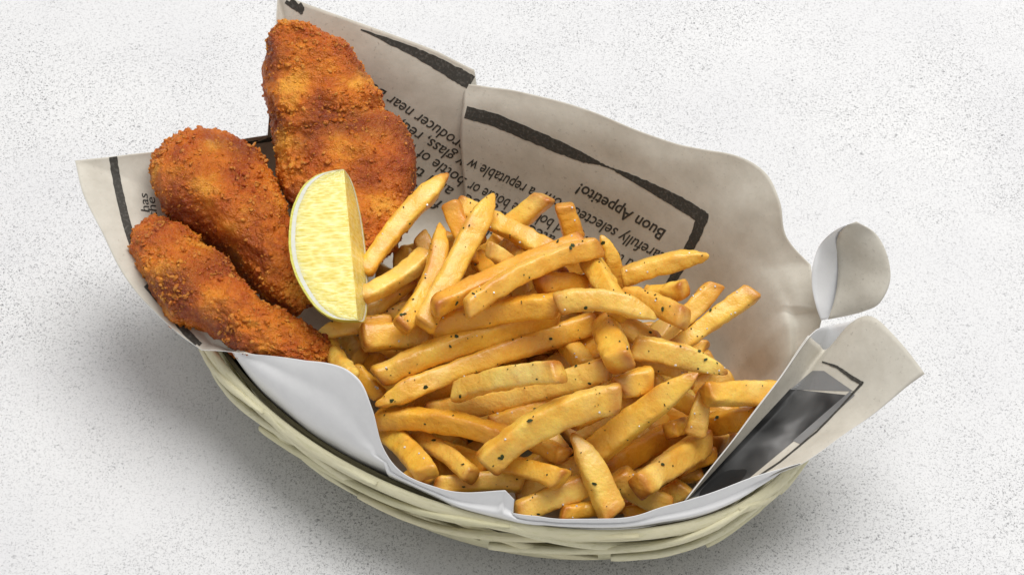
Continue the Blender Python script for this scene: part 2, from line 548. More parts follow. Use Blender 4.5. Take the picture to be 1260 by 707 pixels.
def lettering(sheet, txt, start, end, size, bold=0, shear=.22, mat='ink', squeeze=None):
    cu = bpy.data.curves.new('txt', 'FONT'); cu.body = txt; cu.size = 1; cu.shear = shear; cu.offset = bold
    cu.resolution_u = 3
    to = bpy.data.objects.new('txt', cu); C.objects.link(to)
    dgr = bpy.context.evaluated_depsgraph_get(); dgr.update()
    me = bpy.data.meshes.new_from_object(to.evaluated_get(dgr))
    xs = [q.co.x for q in me.vertices]
    wdt = max(xs)
    dx, dy = end[0]-start[0], end[1]-start[1]; L = math.hypot(dx, dy)
    ux, uy = dx/L, dy/L
    sx = L/wdt
    nx, ny = uy, -ux            # letter-up direction on the picture
    v2 = [(start[0] + ux*q.co.x*sx + nx*q.co.y*size, start[1] + uy*q.co.x*sx + ny*q.co.y*size) for q in me.vertices]
    tr = [tuple(p.vertices) for p in me.polygons]
    bpy.data.objects.remove(to); bpy.data.curves.remove(cu); bpy.data.meshes.remove(me)
    return print_poly(sheet, 'lettering', v2, tr, M[mat], .00013)

# right sheet
stripe(s_right, [(573, 138), (610, 148), (650, 165), (690, 182), (720, 195), (737, 201), (752, 207), (772, 216), (800, 230), (830, 246), (855, 261), (868, 270)],
       [15, 16, 16, 15, 11, 4, 2, 7, 11, 15, 16, 16], seed=3)
stripe(s_right, [(866, 263), (858, 286), (848, 306), (836, 330), (824, 350)], [14, 13, 11, 11, 10], seed=5)
lettering(s_right, 'Buon Appetito!', (821, 284), (714, 225), 21, .018, .12)
lettering(s_right, 'carefully selected from', (821, 313), (672, 235), 21, .008)
lettering(s_right, 'a reputable w', (660, 232), (578, 194), 21, .008)
lettering(s_right, 'you to find a good bottle', (796, 328), (648, 253), 21, .008)
lettering(s_right, 'by the bottle or b', (668, 265), (569, 217), 21, .008)
lettering(s_right, 'rated by a good', (692, 295), (572, 237), 21, .008)
lettering(s_right, 'selected with', (688, 318), (600, 275), 21, .008)
# left-back sheet
stripe(s_left, [(444, 36), (475, 49), (510, 64), (545, 82), (566, 94), (580, 102)], [1, 6, 11, 16, 18, 18], seed=8)
stripe(s_left, [(354, -2), (362, 3), (370, 12), (371, 18)], [14, 16, 10, 2], seed=11, jag=.4)
lettering(s_left, 'producer near Bendigo', (577, 178), (424, 79), 21, .008)
lettering(s_left, 'w glass, red, white', (579, 200), (452, 120), 21, .008)
lettering(s_left, 'bottle of wine', (575, 220), (484, 160), 21, .008)
lettering(s_left, 'and the', (560, 233), (498, 194), 21, .008)
lettering(s_left, 'finest', (546, 249), (498, 217), 21, .008)
# left flap
stripe(s_left, [(139, 193), (144, 225), (152, 260), (160, 290), (172, 320)], [10, 10, 10, 10, 9], seed=14, jag=.9)
stripe(s_left, [(180, 350), (214, 392), (232, 412), (246, 425)], [8, 8, 9, 7], seed=15, jag=.7)
stripe(s_left, [(262, 174), (300, 177), (332, 172), (345, 168)], [3, 4, 5, 4], seed=16, jag=.8)
lettering(s_left, 'has', (184, 262), (181, 237), 15, .004)
lettering(s_left, ', the', (195, 277), (190, 242), 15, .004)
# flap: framed photograph
def poly_print(sheet, name, poly, mat, lift, n=10):
    """4-corner patch of print, dense so that it follows the paper"""
    a, b, c_, d = [np.array(q, float) for q in poly]
    v2 = []
    for i in range(n+1):
        for j in range(n+1):
            s, t = i/n, j/n
            v2.append(tuple((a*(1-s)+b*s)*(1-t) + (d*(1-s)+c_*s)*t))
    return print_poly(sheet, name, v2, grid_faces(n+1, n+1), mat, lift)
def mat_photo(name, stops, sc):
    m = NT(name); vv = m.coord('Object')
    m.base(m.ramp(m.noise(vv, sc, 2, .4, .8), stops)); m.set(Roughness=.55); return m.m
ph0 = mat_photo('photo_ink_black', [(.3, G3(.012)), (.7, G3(.03))], 40)
ph1 = mat_photo('photo_ink', [(.36, G3(.02)), (.50, G3(.085)), (.64, G3(.24))], 42)
ph2 = mat_photo('photo_ink_pale', [(.3, G3(.17)), (.6, G3(.25)), (.8, G3(.33))], 40)
def ellipse_print(cx, cy, a, b, rot, mat, lift):
    v2 = [(cx, cy)]; f = []; NR_, NA = 5, 36
    for i in range(1, NR_+1):
        for j in range(NA):
            t = 2*PI*j/NA; k = i/NR_*(1 + .06*math.sin(3*t) + .04*math.sin(5*t+1))
            x, y = a*k*math.cos(t), b*k*math.sin(t)
            v2.append((cx + x*math.cos(rot) - y*math.sin(rot), cy + x*math.sin(rot) + y*math.cos(rot)))
    for j in range(NA):
        f.append((0, 1+j, 1+(j+1) % NA))
        for i in range(NR_-1):
            p, q = 1+i*NA, 1+(i+1)*NA
            f.append((p+j, q+j, q+(j+1) % NA, p+(j+1) % NA))
    return print_poly(s_flap, 'photo_print', v2, f, mat, lift)
poly_print(s_flap, 'photo_print', [(972, 478), (1045, 486), (905, 602), (848, 612)], ph1, .00010, 22)
poly_print(s_flap, 'photo_print', [(1000, 456), (1014, 456), (1050, 481), (972, 479)], ph2, .00012)
poly_print(s_flap, 'photo_print', [(1046, 481), (1052, 486), (985, 546), (976, 542)], ph2, .00016)
ellipse_print(888, 596, 34, 11, rad(-32), ph0, .00020)
stripe(s_flap, [(1012, 445), (1030, 451), (1048, 464), (1062, 472)], [1.5, 3.5, 5, 5], seed=21, jag=.5, lift=.00025)
stripe(s_flap, [(1062, 470), (1035, 500), (1005, 531), (960, 568), (930, 588)], [3, 2, 2, 2, 2], seed=22, jag=.3, lift=.00025)

# ------------------------------------------------------------------ crumbed chicken
def chicken(label, stations, zs, thick, seed, ncrumb, sink=0.0):
    """stations: (left px, right px) pairs down the piece; zs: heights of the pair's middle"""
    cols = [(*l, *r, z, t) for (l, r), z, t in zip(stations, zs, thick)]
    sp = spline(cols, 14)
    n = len(sp); NC = 120; vs = []; br = []; rim = []
    cen = []
    for c in sp:
        L, R_ = at(c[0], c[1], c[4]), at(c[2], c[3], c[4]); cen.append((L, R_, c[5]))
    for i, (L, R_, th) in enumerate(cen):
        m = (L+R_)/2; hw = (R_-L)/2
        a = (cen[max(i-1, 0)][0] + cen[max(i-1, 0)][1])/2; b = (cen[min(i+1, n-1)][0] + cen[min(i+1, n-1)][1])/2
        ax = (b-a).normalized()
        nv = ax.cross(hw).normalized()
        if nv.dot(FWD) > 0: nv = -nv
        base = m + FWD*(th*.6)
        for j in range(NC):
            q = 2*PI*j/NC
            ca, sa = math.cos(q), math.sin(q)
            p = base + hw*(math.copysign(abs(ca)**.9, ca)) + nv*(th*math.copysign(abs(sa)**.85, sa)*(1 if sa > 0 else 1.9))  # unseen underside swollen to block light from the gaps below
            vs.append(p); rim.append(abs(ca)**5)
    nrm = []
    for i in range(n):
        for j in range(NC):
            du = vs[min(i+1, n-1)*NC+j] - vs[max(i-1, 0)*NC+j]
            dv = vs[i*NC+(j+1) % NC] - vs[i*NC+(j-1) % NC]
            k = du.cross(dv)
            c0 = (cen[i][0]+cen[i][1])/2 + FWD*(cen[i][2]*.6)
            if k.length < 1e-12: k = (vs[i*NC+j]-c0)
            k.normalize()
            if k.dot(vs[i*NC+j]-c0) < 0: k = -k
            nrm.append(k)
    out = []
    of = Vector((seed*3.3, seed*1.7, seed*5.1))
    for p, k, rm in zip(vs, nrm, rim):
        q = p + of*.01
        ru = .75 + .8*max(0, min(1, .5 + 1.3*noise.noise(q*70 + of*.7)))
        d = .0024*noise.noise(q*75) + .0012*noise.noise(q*170) + ru*(.0011*abs(noise.noise(q*330)) + .0008*noise.noise(q*560) + .0005*abs(noise.noise(q*1000)))
        out.append(p + k*d)
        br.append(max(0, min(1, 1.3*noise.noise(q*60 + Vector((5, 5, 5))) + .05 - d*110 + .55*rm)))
    base = at(*[(stations[-1][0][i]+stations[-1][1][i])/2 for i in (0, 1)], zs[-1])
    root = empty('chicken_tender', base, label, 'fried chicken', 'crumbed chicken pieces in the basket')
    f = grid_faces(n, NC, True); f.append(tuple(range(NC))); f.append(tuple(range((n-1)*NC, n*NC)))
    body = mesh_obj('body', out, f, M['chick'], root)
    add_float(body, 'brown', br)
    # crumbs standing proud of the coating
    rnd = random.Random(seed); cv, cf, cb = [], [], []
    ico = [Vector(q).normalized() for q in [(0, -1, 1.6), (0, 1, 1.6), (0, -1, -1.6), (0, 1, -1.6), (1, 1.6, 0), (1, -1.6, 0), (-1, 1.6, 0), (-1, -1.6, 0), (1.6, 0, 1), (1.6, 0, -1), (-1.6, 0, 1), (-1.6, 0, -1)]]
    bmi = bmesh.new()
    for q in ico: bmi.verts.new(q)
    hull = bmesh.ops.convex_hull(bmi, input=bmi.verts); bmi.verts.index_update()
    icf = [tuple(x.index for x in fc.verts) for fc in bmi.faces]; bmi.free()
    for c in range(ncrumb):
        i = rnd.randrange(len(out)); p, k = out[i], nrm[i]
        if k.dot(FWD) > .35: continue
        s = .00026 + .0013*rnd.random()**5
        dn = noise.noise(p*70 + of)
        if dn < -.1 and rnd.random() < .6: continue
        if dn < .1: s *= .7
        rx = Matrix.Rotation(rnd.random()*6, 3, (rnd.random()-.5, rnd.random()-.5, rnd.random()+.01))
        b0 = len(cv)
        sc = Vector((rnd.uniform(.7, 1.7), rnd.uniform(.6, 1.3), rnd.uniform(.35, .8)))
        for q in ico:
            r = rx @ Vector((q.x*sc.x, q.y*sc.y, q.z*sc.z)) * s * rnd.uniform(.75, 1.25)
            cv.append(p - k*s*.1 + r)
            cb.append(max(0, br[i]*.5 - .1))
        cf += [tuple(b0+x for x in fc) for fc in icf]
    o = mesh_obj('crumb_coating', cv, cf, M['crumb'], root, True)
    add_float(o, 'brown', cb); o['kind'] = 'stuff'
    return root

chicken('large crumbed chicken fillet standing up against the newsprint behind the lemon wedge',
        [((352, 31), (368, 31)), ((340, 34), (398, 38)), ((329, 48), (428, 58)), ((323, 78), (448, 84)), ((325, 112), (463, 116)), ((331, 140), (465, 134)), ((334, 158), (476, 144)), ((337, 176), (500, 160)), ((341, 206), (507, 205)),
         ((352, 240), (505, 252)), ((372, 280), (488, 288)), ((400, 308), (462, 312)), ((420, 322), (440, 322))],
        [.112, .111, .108, .103, .097, .092, .0895, .0865, .082, .077, .072, .069, .068],
        [.003, .007, .011, .014, .0155, .0155, .0155, .016, .016, .015, .012, .008, .003], 1, 9000)
chicken('plump crumbed chicken piece with a rounded end resting between the other two',
        [((194, 213), (206, 193)), ((190, 232), (228, 176)), ((200, 252), (262, 172)), ((222, 268), (298, 186)), ((254, 284), (322, 216)), ((284, 304), (340, 248)), ((308, 328), (354, 286)), ((330, 354), (368, 322)), ((352, 376), (382, 354)), ((368, 384), (378, 374))],
        [.078, .080, .082, .081, .078, .075, .071, .067, .063, .061],
        [.004, .010, .015, .0165, .0155, .0145, .013, .011, .008, .004], 2, 6500)
chicken('long narrow crumbed chicken strip lying along the curled front edge of the newsprint',
        [((168, 300), (174, 285)), ((172, 328), (196, 274)), ((188, 358), (224, 286)), ((208, 382), (252, 311)), ((234, 390), (279, 337)), ((264, 408), (308, 365)), ((296, 428), (340, 384)), ((330, 444), (372, 402)), ((370, 454), (398, 420)), ((390, 454), (404, 438))],
        [.066, .069, .071, .070, .068, .067, .065, .063, .061, .060],
        [.004, .010, .012, .0115, .0105, .0105, .010, .009, .007, .004], 3, 6500)

# ------------------------------------------------------------------ lemon wedge
def lemon():
    A, B = at(423, 208, .104), at(440, 394, .078)
    ax = (B - A); Ln = ax.length; axn = ax.normalized()
    tocam = (CAM - (A+B)/2).normalized()
    lft = axn.cross(tocam).normalized()
    if lft.x > 0: lft = -lft
    bk = axn.cross(lft).normalized()
    if bk.dot(tocam) > 0: bk = -bk
    RAD = 74/FPX*.97
    root = empty('lemon_wedge', B, 'pale yellow lemon wedge propped between chicken and fries', 'lemon')
    ph0, ph1 = rad(-4), rad(104)        # from the face turned to us round to the hidden face
    NT_, NP, NR = 64, 28, 22
    tab_r = [(0, 0), (.008, 18), (.03, 34), (.09, 50), (.18, 61), (.29, 69), (.49, 74), (.68, 69), (.86, 53), (.95, 37), (.985, 22), (1, 0)]
    tr_ = spline(tab_r, 6)
    tx_, ty_ = [q[0] for q in tr_], [q[1] for q in tr_]
    def rr(t):
        return float(np.interp(t, tx_, ty_))/FPX*.97
    def pos(t, ph, r):
        return A + ax*t + (lft*math.cos(ph) + bk*math.sin(ph))*r
    def solid(name, mat, fin, fout, grow=0, uvs=False):
        vs, fs, uv = [], [], []
        def add(nu, nv, fn, uvfn, flip=False):
            b = len(vs)
            for i in range(nu):
                for j in range(nv):
                    vs.append(fn(i/(nu-1), j/(nv-1))); uv.append(uvfn(i/(nu-1), j/(nv-1)))
            for q in grid_faces(nu, nv):
                q = tuple(b+x for x in q); fs.append(tuple(reversed(q)) if flip else q)
        pa, pb = ph0 - grow, ph1 + grow
        t0, t1 = .0005, .9995
        T = lambda i: t0 + (t1-t0)*(.5 - .5*math.cos(PI*i))
        add(NT_, NP, lambda i, j: pos(T(i), pa+(pb-pa)*j, fout(T(i))), lambda i, j: (j, i))
        if fin(.5) > 1e-6:
            add(NT_, NP, lambda i, j: pos(T(i), pa+(pb-pa)*j, fin(T(i))), lambda i, j: (j, i), True)
        for ph, fl in ((pa, True), (pb, False)):
            def fn(i, j, ph=ph):
                t = T(i); r = fin(t) + (fout(t)-fin(t))*j
                p = pos(t, ph, r)
                if uvs:
                    p += (-bk if ph == pa else lft*-1)*(.00022*noise.noise((t*20, j*3, 3)) + .00008*noise.noise((t*70, j*6, 8)))*min(1, j*6)*min(1, (1-j)*6)
                return p
            add(NT_, NR, fn, lambda i, j: (j*.5, i), fl)
        o = mesh_obj(name, vs, fs, mat, root)
        l = o.data.uv_layers.new(name='UVMap')
        for lp in o.data.loops: l.data[lp.index].uv = uv[lp.vertex_index]
        bm = bmesh.new(); bm.from_mesh(o.data); bmesh.ops.remove_doubles(bm, verts=bm.verts, dist=1e-6); bmesh.ops.recalc_face_normals(bm, faces=bm.faces)
        bm.to_mesh(o.data); bm.free()
        for e in o.data.edges: pass
        o.data.set_sharp_from_angle(angle=rad(50))
        return o
    cl = lambda x: max(0.00002, x)
    fl = solid('flesh', M['flesh'], lambda t: 0, lambda t: cl(rr(t)-.0024), 0, True)
    solid('pith', M['pith'], lambda t: cl(rr(t)-.0025), lambda t: cl(rr(t)-.0009) + .00001, .004)
    solid('peel', M['peel'], lambda t: cl(rr(t)-.0009), lambda t: cl(rr(t)) + .00002 + .00015*noise.noise((t*40, 1, 1)), .006)
lemon()

# ------------------------------------------------------------------ french fries
ZP = [(700, 625, .038), (560, 598, .041), (840, 605, .036), (640, 560, .066), (470, 530, .056), (395, 412, .068), (440, 470, .068), (450, 345, .068), (552, 216, .080), (612, 240, .088), (670, 245, .076), (700, 262, .080),
      (560, 320, .086), (650, 330, .092), (700, 450, .092), (600, 420, .094), (500, 430, .086), (740, 380, .096), (700, 540, .080), (780, 540, .078), (850, 465, .084), (928, 357, .076), (870, 316, .076), (955, 484, .042), (905, 484, .058), (930, 515, .040), (800, 400, .090), (900, 540, .056), (760, 600, .050), (634, 632, .034), (760, 634, .034)]
def pile_z(x, y):
    s = ws = 0
    for px, py, z in ZP:
        wgt = 1/((x-px)**2 + (y-py)**2 + 900)**1.25
        s += wgt*z; ws += wgt
    return s/ws

# x1, y1, x2, y2, width, bend (px, + to the left of the direction), ends (p pointed, b blunt), herbs, label
FR = [
 # top of the heap
 (573, 381, 737, 301, 26, 9, 'bb', 8, 'long curved fry flecked with herbs, lying fused beside its thinner twin'),
 (533, 379, 716, 296, 24, 3, 'bb', 6, 'slender long fry with a browned tip lying against its thicker twin'),
 (610, 238, 522, 404, 29, -3, 'pb', 5, 'long straight fry with a pointed tip rising above the left of the heap'),
 (684, 374, 808, 391, 28, 13, 'bp', 3, 'arched fry with ragged end lying across the top of the heap'),
 (535, 402, 692, 378, 31, 6, 'bb', 4, 'thick smooth golden fry lying level under the twin fries'),
 (715, 306, 768, 386, 30, 0, 'bb', 2, 'broad fry leaning downhill behind the blocky crosswise fry'),
 (660, 349, 742, 353, 27, 3, 'bb', 1, 'short blocky fry resting crosswise on top of the heap'),
 (463, 466, 690, 384, 31, 5, 'bb', 8, 'very thick long fry sloping down towards the rolled paper edge'),
 (743, 396, 764, 448, 35, 0, 'bb', 4, 'stubby fry pointing its round cut end out of the heap'),
 (462, 499, 732, 397, 27, 6, 'pb', 10, 'longest fry, herb flecked, sloping down to the rolled paper edge'),
 (597, 573, 764, 489, 36, 14, 'bb', 7, 'thick bent fry with a squared end pointing at the front rim'),
 (704, 533, 755, 634, 33, 4, 'pb', 3, 'pointed fry standing upright at the front beside the rim'),
 (728, 560, 857, 458, 34, 2, 'bp', 5, 'broad straight fry crossing the front right of the heap'),
 (463, 516, 640, 545, 27, 9, 'bb', 4, 'pale bowed fry starting at the rolled paper edge'),
 (540, 274, 492, 403, 25, 15, 'pb', 8, 'crooked herb flecked fry bent like an elbow beside the lemon'),
 (443, 416, 552, 419, 34, 3, 'bb', 4, 'bright yellow thick fry just below the lemon wedge'),
 (386, 415, 480, 398, 22, 6, 'pb', 3, 'fry with a sharp tip touching the chicken strip'),
 (778, 428, 894, 460, 29, 5, 'bp', 6, 'tapering fry pointing at the right-hand paper wall'),
 (768, 362, 846, 393, 27, 2, 'bb', 5, 'short fry with one large herb flake and a slanted end'),
 (868, 485, 956, 484, 31, 0, 'bb', 2, 'level fry disappearing behind the folded photo flap'),
 (863, 477, 854, 536, 27, 2, 'pb', 1, 'short upright fry wedged beside the broad crossing fry'),
 (828, 429, 929, 357, 25, 1, 'bb', 4, 'straight fry jutting up against the plain right paper wall'),
 (764, 343, 872, 315, 25, 5, 'bp', 2, 'fry with a browned tip covering the corner of the printed border'),
 (739, 289, 760, 352, 22, 4, 'pb', 2, 'narrow fry with a browned edge under the word Appetito'),
 (553, 249, 575, 322, 25, 3, 'bb', 2, 'pale upright fry behind the long pointed fry'),
 (563, 253, 674, 309, 26, 2, 'bb', 5, 'slanting fry with herb and salt below the printed text'),
 (693, 250, 708, 296, 27, 0, 'bb', 0, 'short fry with a slanted cut standing against the printed text'),
 (672, 241, 622, 284, 27, 0, 'bb', 1, 'squared fry end leaning on the printed text below reputable'),
 (614, 569, 692, 589, 25, 2, 'bb', 4, 'short flat-ended fry under the squared thick fry'),
 (634, 632, 732, 592, 29, 2, 'bb', 4, 'pale fry emerging over the front paper edge by the small fold'),
 (868, 543, 786, 600, 33, -2, 'bb', 2, 'rounded fry end near the dark photo flap'),
 (758, 582, 824, 624, 31, -2, 'bb', 4, 'stout fry lying low by the front right rim'),
 (880, 350, 832, 398, 23, 2, 'bb', 1, 'short fry standing behind the fry against the right wall'),
 (844, 355, 796, 362, 23, 2, 'bb', 0, 'small browned fry stub in front of the border corner'),
 (552, 213, 446, 336, 26, -5, 'pb', 3, 'long fry leaning against the chicken fillet and printed paper'),
 (524, 313, 440, 366, 24, 7, 'bb', 1, 'plump fry touching the lemon wedge, upper of two'),
 (504, 341, 444, 392, 24, 0, 'bb', 5, 'herb flecked fry touching the lemon wedge, lower of two'),
 # middle layer
 (440, 404, 506, 376, 18, 2, 'bb', 5, 'thin fry lying right under the lemon wedge'), (755, 392, 810, 424, 30, 0, 'bb', 4, 'broad herb flecked fry beneath the arched fry'), (560, 482, 690, 456, 27, 4, 'bb', 4, 'fry lying just below the longest fry, upper of a pair'), (524, 506, 750, 452, 29, -6, 'bb', 6, 'long dark golden fry below the longest fry, lower of a pair'),
 (470, 522, 526, 584, 31, 3, 'bb', 1, 'thick fry dipping under the pale bowed fry next to the paper edge'), (510, 536, 582, 588, 23, 3, 'bb', 2, 'slim fry crossing under the middle of the pale bowed fry'), (533, 598, 645, 592, 25, 2, 'bb', 3, 'level fry along the front paper edge behind its small fold'), (635, 614, 722, 568, 27, 0, 'bb', 2, 'fry passing behind the upright pointed front fry'),
 (403, 418, 432, 466, 21, -2, 'bb', 2, 'narrow browned fry running down beside the rolled paper edge'), (432, 452, 470, 490, 21, 0, 'bb', 1, 'small fry tucked behind the top of the rolled paper edge'), (424, 412, 444, 440, 25, 0, 'bb', 2, 'stub with a browned cut end under the sharp-tipped fry'), (440, 440, 476, 452, 28, 0, 'bb', 2, 'thick fry stub below the bright yellow fry'),
 (466, 440, 526, 428, 22, 0, 'bb', 2, 'fry stub between the bright yellow fry and the very thick long fry'), (760, 478, 803, 464, 31, 0, 'bb', 1, 'brown blocky fry end below the stubby round-ended fry'), (698, 522, 794, 488, 22, 2, 'bb', 2, 'thin fry between the thick bent fry and the broad crossing fry'), (874, 522, 936, 514, 29, 0, 'bb', 3, 'fry under the level fry, beside the folded photo flap'),
 (824, 529, 864, 520, 22, 0, 'bb', 0, 'short pale fry under the upright wedged fry'), (738, 584, 838, 530, 32, 2, 'bb', 1, 'thick shaded fry under the broad crossing fry'), (836, 578, 880, 558, 20, 0, 'bb', 0, 'small fry bit beside the dark photo on the flap'), (690, 632, 738, 624, 20, 0, 'bb', 1, 'fry sliver at the foot of the upright pointed front fry'), (770, 632, 808, 622, 18, 0, 'bb', 1, 'fry sliver at the front paper edge below the stout fry'),
 (600, 306, 640, 332, 20, 0, 'bb', 1, None), (620, 300, 654, 322, 17, 0, 'bb', 1, None), (586, 318, 620, 352, 24, 0, 'bb', 2, None), (606, 522, 690, 494, 24, 0, 'bb', 1, None),
 (540, 552, 606, 572, 26, 0, 'bb', 1, None), (640, 536, 694, 562, 22, 0, 'bb', 1, None), (660, 520, 690, 556, 24, 0, 'bb', 0, None), (690, 412, 722, 452, 24, 0, 'bb', 1, None), (716, 402, 738, 444, 24, 0, 'bb', 0, None),
 (780, 442, 846, 458, 20, 0, 'bb', 3, None), (504, 592, 546, 574, 26, 0, 'bb', 1, None), (650, 392, 700, 420, 24, 0, 'bb', 1, None), (640, 470, 704, 440, 26, 0, 'bb', 1, None), (520, 330, 506, 352, 20, 0, 'bb', 1, None),
 (800, 470, 850, 500, 26, 0, 'bb', 0, None), (820, 490, 800, 540, 26, 0, 'bb', 0, None), (690, 340, 640, 300, 24, 0, 'bb', 0, None), (700, 590, 760, 570, 26, 0, 'bb', 0, None), (850, 440, 800, 420, 24, 0, 'bb', 0, None),
]
HULL = [(450, 345), (545, 275), (600, 285), (700, 300), (760, 355), (850, 395), (870, 440), (925, 480), (900, 535), (850, 585), (760, 612), (620, 592), (530, 575), (480, 500), (430, 435)]
def inside(x, y):
    c = False; j = len(HULL)-1
    for i in range(len(HULL)):
        (xi, yi), (xj, yj) = HULL[i], HULL[j]
        if (yi > y) != (yj > y) and x < (xj-xi)*(y-yi)/(yj-yi) + xi: c = not c
        j = i
    return c
FWN = np.array(FWD)
NSAMP = 18
pl_lat = np.zeros((0, 3)); pl_dep = np.zeros(0); pl_r = np.zeros(0)
OFFS = sorted([(a, b) for a in range(0, 72, 4) for b in range(0, 72, 4) if abs(a-b) < 34], key=lambda q: q[0]+q[1]+.5*abs(q[0]-q[1]))
fry_lines = []; lines2d = []
def place(fi, x1, y1, x2, y2, wd, bend, ends, herbs, lab, limit, fac=.84):
    """lay the fry on the heap; where others lie over it, let it down until it rests beneath them"""
    global pl_lat, pl_dep, pl_r
    p1, p2 = np.array(at(x1, y1, pile_z(x1, y1))), np.array(at(x2, y2, pile_z(x2, y2)))
    d1, d2 = np.array(ray(x1, y1)), np.array(ray(x2, y2))
    r = wd/FPX*.5
    dx, dy = x2-x1, y2-y1; L = math.hypot(dx, dy)
    side = (np.array(RGT)*(dy/L) + np.array(UPV)*(dx/L)) * (bend/FPX)
    tt = np.linspace(0, 1, NSAMP)[:, None]
    arch = 4*tt*(1-tt)
    best = None
    for a, b in OFFS:
        cand = (p1 + d1*a*.001)*(1-tt) + (p2 + d2*b*.001)*tt + side*arch
        if cand[:, 2].min() < .012: continue
        if len(pl_dep) == 0: best = (0, cand); break
        dep = cand @ FWN; lat = cand - dep[:, None]*FWN
        l2 = ((lat[:, None] - pl_lat[None])**2).sum(-1)
        R2 = ((pl_r[None] + r)*fac)**2
        need = np.where(l2 < R2, np.sqrt(np.maximum(R2 - l2, 0)) + pl_dep[None] - dep[:, None], -1)
        pen = need.max()
        if pen <= 0: best = (0, cand); break
        if best is None or pen < best[0]: best = (pen, cand)
    if best is None or best[0] > limit: return False
    cand = best[1]; dep = cand @ FWN
    pl_lat = np.vstack([pl_lat, cand - dep[:, None]*FWN]); pl_dep = np.concatenate([pl_dep, dep]); pl_r = np.concatenate([pl_r, np.full(NSAMP, r)])
    fry_lines.append((cand, r, ends, herbs, lab, fi))
    lines2d.append((x1, y1, x2, y2, wd*.42))
    return True
for fi, f_ in enumerate(FR):
    place(fi, *f_, 1.0)
# deeper fries wherever the floor of the basket would still show through the heap
HULL = [(450, 350), (520, 290), (600, 285), (690, 300), (760, 350), (850, 392), (875, 440), (925, 480), (900, 535), (856, 590), (800, 622), (700, 628), (620, 596), (530, 585), (480, 530), (455, 480), (410, 425)]
def inside(x, y):
    c = False; j = len(HULL)-1
    for i in range(len(HULL)):
        (xi, yi), (xj, yj) = HULL[i], HULL[j]
        if (yi > y) != (yj > y) and x < (xj-xi)*(y-yi)/(yj-yi) + xi: c = not c
        j = i
    return c
GP = np.array([(x, y) for x in range(405, 930, 7) for y in range(280, 632, 7) if inside(x, y)], float)
open_ = np.ones(len(GP), bool)
def cover(ln):
    x1, y1, x2, y2, h = ln
    d = np.array((x2-x1, y2-y1)); q = GP - (x1, y1)
    t = np.clip(q @ d / (d @ d), 0, 1)
    open_[np.hypot(*(q - t[:, None]*d).T) < h] = False
for ln in lines2d: cover(ln)
rf = random.Random(5); tries = 0; fi = len(FR)
while open_.any() and tries < 130:
    tries += 1
    x, y = GP[rf.choice(np.flatnonzero(open_))]
    a = rf.gauss(-.45, .6) if tries % 3 else rf.gauss(.9, .4)
    L = rf.uniform(70, 140)
    q = [x-math.cos(a)*L/2, y-math.sin(a)*L/2, x+math.cos(a)*L/2, y+math.sin(a)*L/2]
    for e in (0, 2):
        k = 0
        while not inside(q[e], q[e+1]) and k < 12:
            q[e] += (x-q[e])*.2; q[e+1] += (y-q[e+1])*.2; k += 1
    if math.hypot(q[2]-q[0], q[3]-q[1]) < 28: continue
    wd = rf.uniform(24, 29)
    if place(fi, *q, wd, rf.uniform(-5, 5), 'bb', 1, '~', .007 if tries < 80 else .012, .80):
        cover(lines2d[-1]); fi += 1
print('fries', len(fry_lines), 'open', int(open_.sum()), 'of', len(GP))

ANCH = [(560, 330, 'long straight pointed fry'), (650, 345, 'curved twin fries'), (745, 380, 'arched fry'), (610, 390, 'thick smooth level fry'), (570, 430, 'very thick sloping fry'), (610, 455, 'longest fry'),
        (755, 425, 'stubby round-ended fry'), (680, 530, 'thick bent fry'), (730, 585, 'upright pointed front fry'), (795, 510, 'broad crossing fry'), (550, 530, 'pale bowed fry'), (515, 340, 'elbow-shaped fry'),
        (495, 417, 'bright yellow thick fry'), (835, 445, 'tapering fry by the right paper wall'), (805, 378, 'fry with one large herb flake'), (880, 390, 'fry leaning on the right paper wall'), (910, 490, 'level fry by the photo flap'),
        (830, 575, 'rounded fry near the photo flap'), (790, 605, 'stout low fry at the front'), (470, 350, 'plump fry touching the lemon'), (620, 285, 'slanting fry below the printed text'), (425, 440, 'fries beside the rolled paper edge'), (590, 595, 'level fry at the small paper fold')]
GROUP = 'french fries heaped in the basket'
